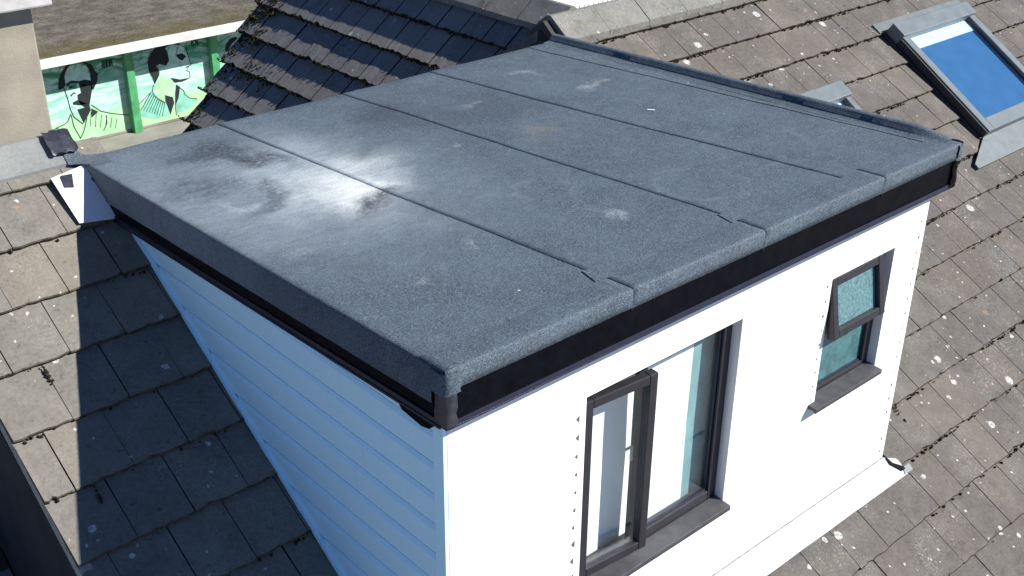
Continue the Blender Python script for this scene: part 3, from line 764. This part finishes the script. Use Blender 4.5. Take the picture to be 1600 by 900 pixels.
# white soaker piece lying on the tiles by the rear corner
b = MB(); b.prism([slope(-.215, 3.79, .022), slope(-.205, 3.46, .026), slope(-.02, 3.43, .026), slope(.05, 3.5, .03), slope(.05, 3.83, .03)], NM*.006); b.build('soaker', plain('white_sheet', (.66, .68, .7), .5, .04), dorm, label='white sheet tucked under the rear corner')
b = MB(); b.prism([slope(-.165, 3.785, .034), slope(-.175, 3.705, .034), slope(-.13, 3.69, .034), slope(-.1, 3.78, .034)], NM*.004); b.build('sealing_tape', M['bitumen_tape'], dorm)

# ---- windows
def rail(b, a, c, mat=0): b.box(a, c, mat)
FY0, FY1 = .125, .185
win = MB(); x0, x1, z0, z1 = op1
rail(win, (x0+.001, FY0, z0), (x0+.06, FY1, z1-.001)); rail(win, (x1-.062, FY0, z0), (x1-.001, FY1, z1-.001))
rail(win, (x0+.0605, FY0+.001, z1-.06), (x1-.0625, FY1, z1-.002)); rail(win, (x0+.0605, FY0+.001, z0+.001), (x1-.0625, FY1, z0+.08)); rail(win, (1.25, FY0-.001, z0+.0805), (1.315, .1495, z1-.0605))
w1 = win.build('window', M['frame'], dorm, bevel=.004, label='wide window with an open side sash')
b = MB(); b.box((1.26, .15, z0+.081), (x1-.063, .156, z1-.061)); b.build('glass_pane', M['glass'], w1)
b = MB(); b.box((1.316, .139, z0+.081), (x1-.063, .1495, z0+.094)); b.box((x1-.074, .139, z0+.095), (x1-.063, .1495, z1-.062)); b.build('glazing_bead', M['trim'], w1)
# side-hung sash, ajar
def sash(parent, hinge, w_, h_, ang, axis, prof=.062, th=.06, glass='glass', nm='sash', bead=False):
    Mx = Matrix.Translation(hinge) @ Matrix.Rotation(ang, 4, axis)
    def tf(o):
        o.data.transform(Mx); c = sum((v.co for v in o.data.vertices), Vector())/len(o.data.vertices)
        o.data.transform(Matrix.Translation(-c)); put(o, c, o.parent); return o
    def mk(boxes, name, mat, par, bevel=0):
        b = MB()
        for p, q in boxes: b.box(p, q)
        me = b.mesh(name, mat); o = bpy.data.objects.new(name, me); COL.objects.link(o)
        o.parent = par; tf(o)
        if bevel:
            bm_ = o.modifiers.new('edge', 'BEVEL'); bm_.width = bevel; bm_.segments = 2; bm_.limit_method = 'ANGLE'
        return o
    s_ = mk([((0, 0, -h_), (prof, th, 0)), ((w_-prof, 0, -h_), (w_, th, 0)), ((prof+.0005, .001, -prof), (w_-prof-.0005, th, -.001)), ((prof+.0005, .001, -h_+.001), (w_-prof-.0005, th, -h_+prof))], nm, M['frame'], parent, .005)
    mk([((prof+.001, .032, -h_+prof+.001), (w_-prof-.001, .037, -prof-.001))], 'glass_pane', M[glass], parent)
    if bead: mk([((prof+.001, .02, -h_+prof+.001), (w_-prof-.001, .0315, -h_+prof+.013))], 'glazing_bead', M['trim'], parent)
    return mk
mk = sash(w1, Vector((.85, .078, -.545)), .445, 1.03, -.085, 'Z', .05, .05)
hb = MB(); hb.box((1.225, .115, -1.06), (1.24, .13, -.97)); hb.box((1.185, .118, -.985), (1.224, .13, -.972)); hb.build('handle', M['cap'], w1, bevel=.004)
def curtain(x0, x1, z0, z1, y, mat, parent, name, amp=.012, folds=3., seed=0):
    b = MB(); n = 16
    ring = lambda z: [(x0+(x1-x0)*i/n, y+amp*math.sin(folds*2*math.pi*i/n+seed)+.004*math.sin(9*i+z*4), z) for i in range(n+1)]
    b.sweep([ring(z0), ring((z0+z1)/2), ring(z1)]); return b.build(name, mat, parent, True)
curtain(.8, 1.74, -1.72, -.45, .2, M['curtain'], w1, 'blind', .0015, 3)
curtain(1.70, 2.1, -1.72, -.45, .206, M['jamb_shade'], w1, 'jamb_shade_strip', .002, 4, 2)  # added aqua strip, paints the jamb's shadow on the white blind
b = MB(); b.prism([(.79, .124, -1.628), (.79, .012, -1.636), (.79, .012, -1.668), (.79, .02, -1.668), (.79, .03, -1.657), (.79, .124, -1.657)], (1.155, 0, 0)); b.build('sill', M['sill'], w1, bevel=.003)
win = MB(); x0, x1, z0, z1 = op2
rail(win, (x0+.001, FY0, z0), (x0+.06, FY1, z1-.001)); rail(win, (x1-.062, FY0, z0), (x1-.001, FY1, z1-.001))
rail(win, (x0+.0605, FY0+.001, z1-.06), (x1-.0625, FY1, z1-.002)); rail(win, (x0+.0605, FY0+.001, z0+.001), (x1-.0625, FY1, z0+.06)); rail(win, (x0+.0605, FY0+.0005, -.955), (x1-.0625, FY1, -.895))
w2 = win.build('window', M['frame'], dorm, bevel=.004, label='small obscured window with its top vent open')
b = MB(); b.box((x0+.061, .15, z0+.061), (x1-.063, .156, -.956)); b.build('glass_pane', M['obscure_low'], w2)
b = MB(); b.box((x0+.061, .138, z0+.061), (x1-.063, .1495, z0+.073)); b.build('glazing_bead', M['trim'], w2)
sash(w2, Vector((2.73, .078, -.56)), .5, .36, -.19, 'X', .05, .05, 'obscure')
b = MB(); b.prism([(2.655, .124, -1.325), (2.655, .012, -1.332), (2.655, .012, -1.362), (2.655, .02, -1.362), (2.655, .03, -1.352), (2.655, .124, -1.352)], (.665, 0, 0)); b.build('sill', M['sill'], w2, bevel=.003)

# ------------------------------------------------------------------ shed with murals across the yard
shed = thing('shed', (8, 20, -6), 'low shed with mossy flat roof and green portrait murals under its white eaves board', 'shed')
YW = 19.0
b = MB(); b.box((2, 18.42, -4.12), (22, 26, -4.03)); b.build('roof', M['shed_roof'], shed)
b = MB(); b.box((1.99, 18.38, -4.21), (22.01, 18.419, -4.035)); b.build('eaves_board', M['white_board'], shed)
b = MB(); b.box((2, YW+.05, -6.05), (22, 25.8, -4.125)); b.build('wall', plain('shed_wall', (.2, .3, .22), .9), shed)
b = MB(); b.box((2, YW-.02, -5.99), (22, YW+.049, -5.945)); b.build('plinth', M['concrete'], shed)
px = [3.35, 5.24, 7.16, 9.02, 10.9, 12.8]
def stroke(b, pts, w_, mat=1, y=YW-.006):
    for (p, q) in zip(pts, pts[1:]):
        d = Vector((q[0]-p[0], q[1]-p[1])); L = max(1e-4, d.length); n = Vector((-d.y, d.x))/L*w_/2
        e = d/L*w_*.3
        b.face([(p[0]+n.x-e.x, y, p[1]+n.y-e.y), (q[0]+n.x+e.x, y, q[1]+n.y+e.y), (q[0]-n.x+e.x, y, q[1]-n.y+e.y), (p[0]-n.x-e.x, y, p[1]-n.y-e.y)], mat)
def fill(b, pts, mat=1, y=YW-.008):
    b.face([(p[0], y, p[1]) for p in pts], mat)
A = [[[6.087,-4.378],[5.971,-4.412],[5.877,-4.503],[5.793,-4.627],[5.75,-4.745],[5.741,-4.853],[5.852,-4.829],[5.893,-4.774],[5.898,-4.617],[5.946,-4.501],[6.032,-4.424]],
 [[6.136,-4.319],[6.252,-4.341],[6.366,-4.426],[6.468,-4.494],[6.497,-4.611],[6.557,-4.687],[6.519,-4.84],[6.421,-4.982],[6.37,-4.955],[6.405,-4.817],[6.407,-4.609],[6.359,-4.472],[6.245,-4.387]],
 [[5.905,-4.761],[6.014,-4.717],[6.151,-4.758],[6.144,-4.795],[6.006,-4.766],[5.9,-4.824]],
 [[6.143,-4.763],[6.28,-4.753],[6.414,-4.803],[6.404,-4.946],[6.342,-5.127],[6.29,-5.279],[6.3,-5.379],[6.123,-5.602],[6.042,-5.305],[6.19,-5.295],[6.108,-5.206],[6.086,-5.104],[6.091,-5.015],[6.169,-4.993],[6.162,-4.879]],
 [[5.976,-5.144],[6.074,-5.117],[6.147,-5.166],[6.264,-5.24],[6.103,-5.231],[5.975,-5.189]],
 [[5.951,-4.994],[6.029,-4.947],[6.079,-4.989],[6.024,-4.978],[5.961,-5.028]],
 [[6.319,-5.344],[6.445,-5.438],[6.295,-5.529]]]
AL = [[[5.852,-4.829],[5.891,-5.061],[5.906,-5.258],[5.947,-5.43],[6.104,-5.614]],[[5.903,-5.387],[5.915,-5.619],[6.009,-5.89],[6.096,-5.761],[6.201,-5.521]],[[5.564,-5.576],[5.729,-5.543],[5.817,-5.498],[5.893,-5.369]],
 [[6.331,-5.271],[6.495,-5.439],[6.681,-5.524],[7.052,-5.649]],[[6.594,-5.545],[6.585,-5.709],[6.497,-5.839]],[[5.732,-5.707],[5.695,-5.83],[5.638,-5.882]]]
B = [[[8.124,-4.325],[7.965,-4.33],[7.826,-4.391],[7.692,-4.501],[7.605,-4.657],[7.607,-4.857],[7.661,-4.993],[7.693,-5.138],[7.751,-5.062],[7.814,-4.974],[7.822,-4.88],[7.771,-4.777],[7.853,-4.751],[7.983,-4.811],[8.064,-4.722],[8.053,-4.57],[8.017,-4.451],[8.142,-4.392],[8.347,-4.455],[8.265,-4.366]],
 [[8.229,-4.628],[8.376,-4.636],[8.443,-4.707],[8.352,-4.778],[8.287,-4.74],[8.238,-4.668]],[[8.048,-5.077],[8.253,-5.153],[8.465,-5.163],[8.413,-5.185],[8.301,-5.206],[8.126,-5.195]],
 [[7.881,-5.407],[8.046,-5.487],[8.056,-5.613],[7.943,-5.84],[7.904,-5.631],[7.873,-5.521]],[[8.146,-5.246],[8.228,-5.301],[8.173,-5.509],[8.073,-5.682],[8.109,-5.418]]]
BL = [[[8.473,-4.524],[8.48,-4.676],[8.532,-4.902],[8.406,-4.928],[8.474,-4.929],[8.415,-4.999],[8.481,-5.038],[8.48,-5.135],[8.436,-5.177]],[[7.622,-5.263],[7.647,-5.37],[7.726,-5.464],[7.859,-5.57]],[[7.665,-5.145],[7.622,-5.263],[7.274,-5.492]],
 [[8.159,-5.248],[8.301,-5.407],[8.318,-5.488],[8.415,-5.587],[8.576,-5.635]],[[8.075,-5.669],[8.074,-5.878]]]
BL += [[[7.577+.0355*i, -5.304-.0307*i], [7.322+.0545*i, -5.605-.0278*i]] for i in range(9)]
C = [[[9.616,-4.505],[9.471,-4.53],[9.359,-4.638],[9.332,-4.748],[9.369,-4.794],[9.484,-4.661],[9.639,-4.56]]]
def glyphs(b, x, z, s, txt):                   # narrow uncial lettering from strokes
    G = {'I': [[(0, 0), (0, 1)]], 'R': [[(0, 0), (0, 1)], [(0, .95), (.35, .75), (0, .5), (.4, 0)]], 'S': [[(.4, .95), (.05, .7), (.4, .35), (0, .02)]], 'H': [[(0, 0), (0, 1)], [(0, .55), (.4, .5), (.4, 0)]],
         'X': [[(0, 0), (.4, 1)], [(0, 1), (.4, 0)]], 'L': [[(0, 1), (0, 0), (.35, 0)]], 'V': [[(0, 1), (.2, 0), (.4, 1)]]}
    for c_ in txt:
        for st in G[c_]: stroke(b, [(x+p[0]*s*.7, z+p[1]*s-.14*(x-6.68 if x < 7.5 else x-8.6)*0) for p in st], .022)
        x += s*(.22 if c_ == 'I' else .45)
plabel = ['green mural panel of a balding man with moustache', 'green mural panel of a man in profile with tie', 'green mural panel half hidden behind the tiled roof']
for i in range(5):
    b = MB(); b.box((px[i]+.05, YW, -5.945), (px[i+1]-.05, YW+.049, -4.2))
    pn = b.build('mural_panel', M['mural'], shed)
    if i in (1, 2, 3): pn['label'] = plabel[i-1]
    if i in (1, 2, 3):
        b = MB()
        if i == 1:
            fill(b, [[5.9,-4.6],[6.0,-4.45],[6.2,-4.42],[6.36,-4.5],[6.4,-4.8],[6.37,-5.1],[6.28,-5.3],[6.1,-5.4],[5.96,-5.2],[5.9,-4.95]], 3, YW-.002)
            fill(b, [[5.93,-4.8],[6.02,-4.76],[6.12,-4.8],[6.1,-4.9],[5.95,-4.88]], 4, YW-.004); fill(b, [[6.05,-5.28],[6.3,-5.2],[6.31,-5.38],[6.12,-5.6]], 2, YW-.004)
            fill(b, [[5.56,-5.62],[5.82,-5.5],[5.9,-5.42],[6.02,-5.86],[6.2,-5.53],[6.33,-5.3],[6.5,-5.45],[7.05,-5.66],[7.05,-5.93],[5.56,-5.93]], 5, YW-.002)
            for (u, v_) in ((6.0, -4.84), (6.24, -4.86)): fill(b, [[u-.05, v_], [u, v_+.025], [u+.05, v_], [u, v_-.02]])
            for q in range(6): stroke(b, [[6.3+.1*q, -5.42-.05*q], [6.24+.1*q, -5.7-.03*q]], .01)
            for q in range(8): stroke(b, [[5.75+.16*q, -4.32-.02*(q % 3)], [5.62+.16*q, -4.5-.03*(q % 2)]], .012, 4)
        if i == 2:
            fill(b, [[8.02,-4.45],[8.2,-4.4],[8.42,-4.46],[8.48,-4.7],[8.52,-4.9],[8.46,-5.15],[8.2,-5.17],[8.05,-5.1],[7.85,-5.0],[7.82,-4.85],[8.0,-4.8],[8.06,-4.7]], 3, YW-.002)
            fill(b, [[7.7,-5.15],[7.85,-5.0],[8.05,-5.12],[8.15,-5.3],[8.05,-5.5],[7.86,-5.56],[7.65,-5.38]], 5, YW-.003)
            stroke(b, [[8.36,-4.46],[8.44,-4.52],[8.48,-4.62]], .014)
            for q in range(8): stroke(b, [[7.35+.2*q, -4.34-.02*(q % 3)], [7.22+.2*q, -4.6-.04*(q % 2)]], .012, 4)
        for pl in ([], A, B, C)[i]: fill(b, pl)
        for ln in ([], AL, BL, [])[i]: stroke(b, ln, .016 if i == 1 else .013)
        if i == 1: glyphs(b, 6.68, -4.6, .14, 'IIXVI')
        if i == 2:
            glyphs(b, 8.6, -4.52, .15, 'IISI')
            fill(b, [[7.45,-5.42],[7.63,-5.28],[7.75,-5.47],[7.88,-5.6],[7.94,-5.83],[7.6,-5.86],[7.3,-5.72]], 2, YW-.004); fill(b, [[8.1,-5.62],[8.2,-5.35],[8.32,-5.5],[8.45,-5.62],[8.6,-5.66],[8.4,-5.8],[8.1,-5.85]], 2, YW-.004)
        b.build('portrait', [M['mural_wash'], M['ink'], M['mural_wash'], M['wash_pale'], M['wash_deep'], M['wash_lime']], pn)
for x in px:
    b = MB(); b.box((x-.085, YW-.16, -6), (x+.06, YW-.02, -4.13)); b.box((x+.061, YW-.13, -6), (x+.1, YW-.02, -4.13)); b.build('post', M['green_post'], shed, bevel=.01)

# ------------------------------------------------------------------ things beyond the ridge on the right
b = MB(); b.box((10, 18.75, -6.02), (22.75, 18.95, -4.4)); o = b.build('boundary_wall', M['white_wall']); tag(o, 'sunlit white wall beyond the ridge behind the spiked railing', 'wall')
fn = thing('board_fence', (25.5, 18.8, -6), 'dark timber fence beside the white wall beyond the ridge', 'fence')
for i in range(24):
    b = MB(); b.box((22.77+i*.2, 18.8, -6), (22.955+i*.2, 18.83, -4.2+rng.uniform(-.02, .02))); b.build('board', M['dark_wood'], fn)
b = MB(); b.box((22.77, 18.832, -5.6), (27.6, 18.88, -5.5)); b.box((22.77, 18.832, -4.6), (27.6, 18.88, -4.5)); b.build('fence_rail', M['dark_wood'], fn)
rl = thing('railing', (14, 12, -6), 'black spiked iron railing in front of the white wall', 'railing')
b = MB(); b.box((12.2, 11.9, -6), (17.8, 12.1, -4.3)); b.build('low_wall', M['render_plain'], rl)
for zz in (-4.1, -3.22):
    b = MB(); b.box((12.2, 11.99, zz), (17.8, 12.01, zz+.035)); b.build('rail', M['metal_black'], rl)
bar = MB(); bar.box((-.009, -.009, 0), (.009, .009, 1.22)); bar.sweep([[(-.018, 0, 1.22), (0, -.018, 1.22), (.018, 0, 1.22), (0, .018, 1.22)], [(0, 0, 1.32)]*4], 0, True)
bme = bar.mesh('bar', M['metal_black'])
for i in range(46):
    o = bpy.data.objects.new('bar', bme); COL.objects.link(o); o.location = (12.25+i*.12, 12, -4.3+rng.uniform(-.01, .01)); put(o, o.location.copy(), rl)

# neighbouring lean-to below the verge
nb = thing('neighbouring_lean_to', (-3, 1, -6), 'dark tiled lean-to roof in deep shade below the verge at lower left', 'building')
def ns(x, s, h=0.): return slope(x, s, h-1.5)
b = MB(); b.prism([ns(-5, -1.5), ns(-.98, -1.5), ns(-.98, 2.9), ns(-5, 2.9)], (0, 0, -.1)); nr = b.build('roof', M['deck'], nb)
b = MB()
for k in range(13):
    for i in range(14):
        x = -.98-TW*(i+.5)-(TW/2 if k % 2 else 0); s = -1.5+k*TG; wv = TW/2-.003
        b.face([ns(x-wv, s, .03), ns(x+wv, s, .03), ns(x+wv, s+.4, 0), ns(x-wv, s+.4, 0)]); b.face([ns(x-wv, s, .0), ns(x+wv, s, .0), ns(x+wv, s, .03), ns(x-wv, s, .03)], 1)
o = b.build('roof_tile', [M['tile_w'], M['tile_edge']], nr); o['kind'] = 'stuff'
b = MB(); b.box((-5, -1.0, -6), (-.99, 2.2, -4.6)); b.build('wall', M['render_plain'], nb)

# ------------------------------------------------------------------ a few small things on the felt
b = MB(); b.prism([R(2.92, 1.64, .006), R(2.945, 1.60, .006), R(2.95, 1.604, .007), R(2.925, 1.644, .007)], (0, 0, .003))
o = b.build('plastic_sliver', M['curtain']); tag(o, 'small white sliver lying on the felt roof near its middle', 'litter')
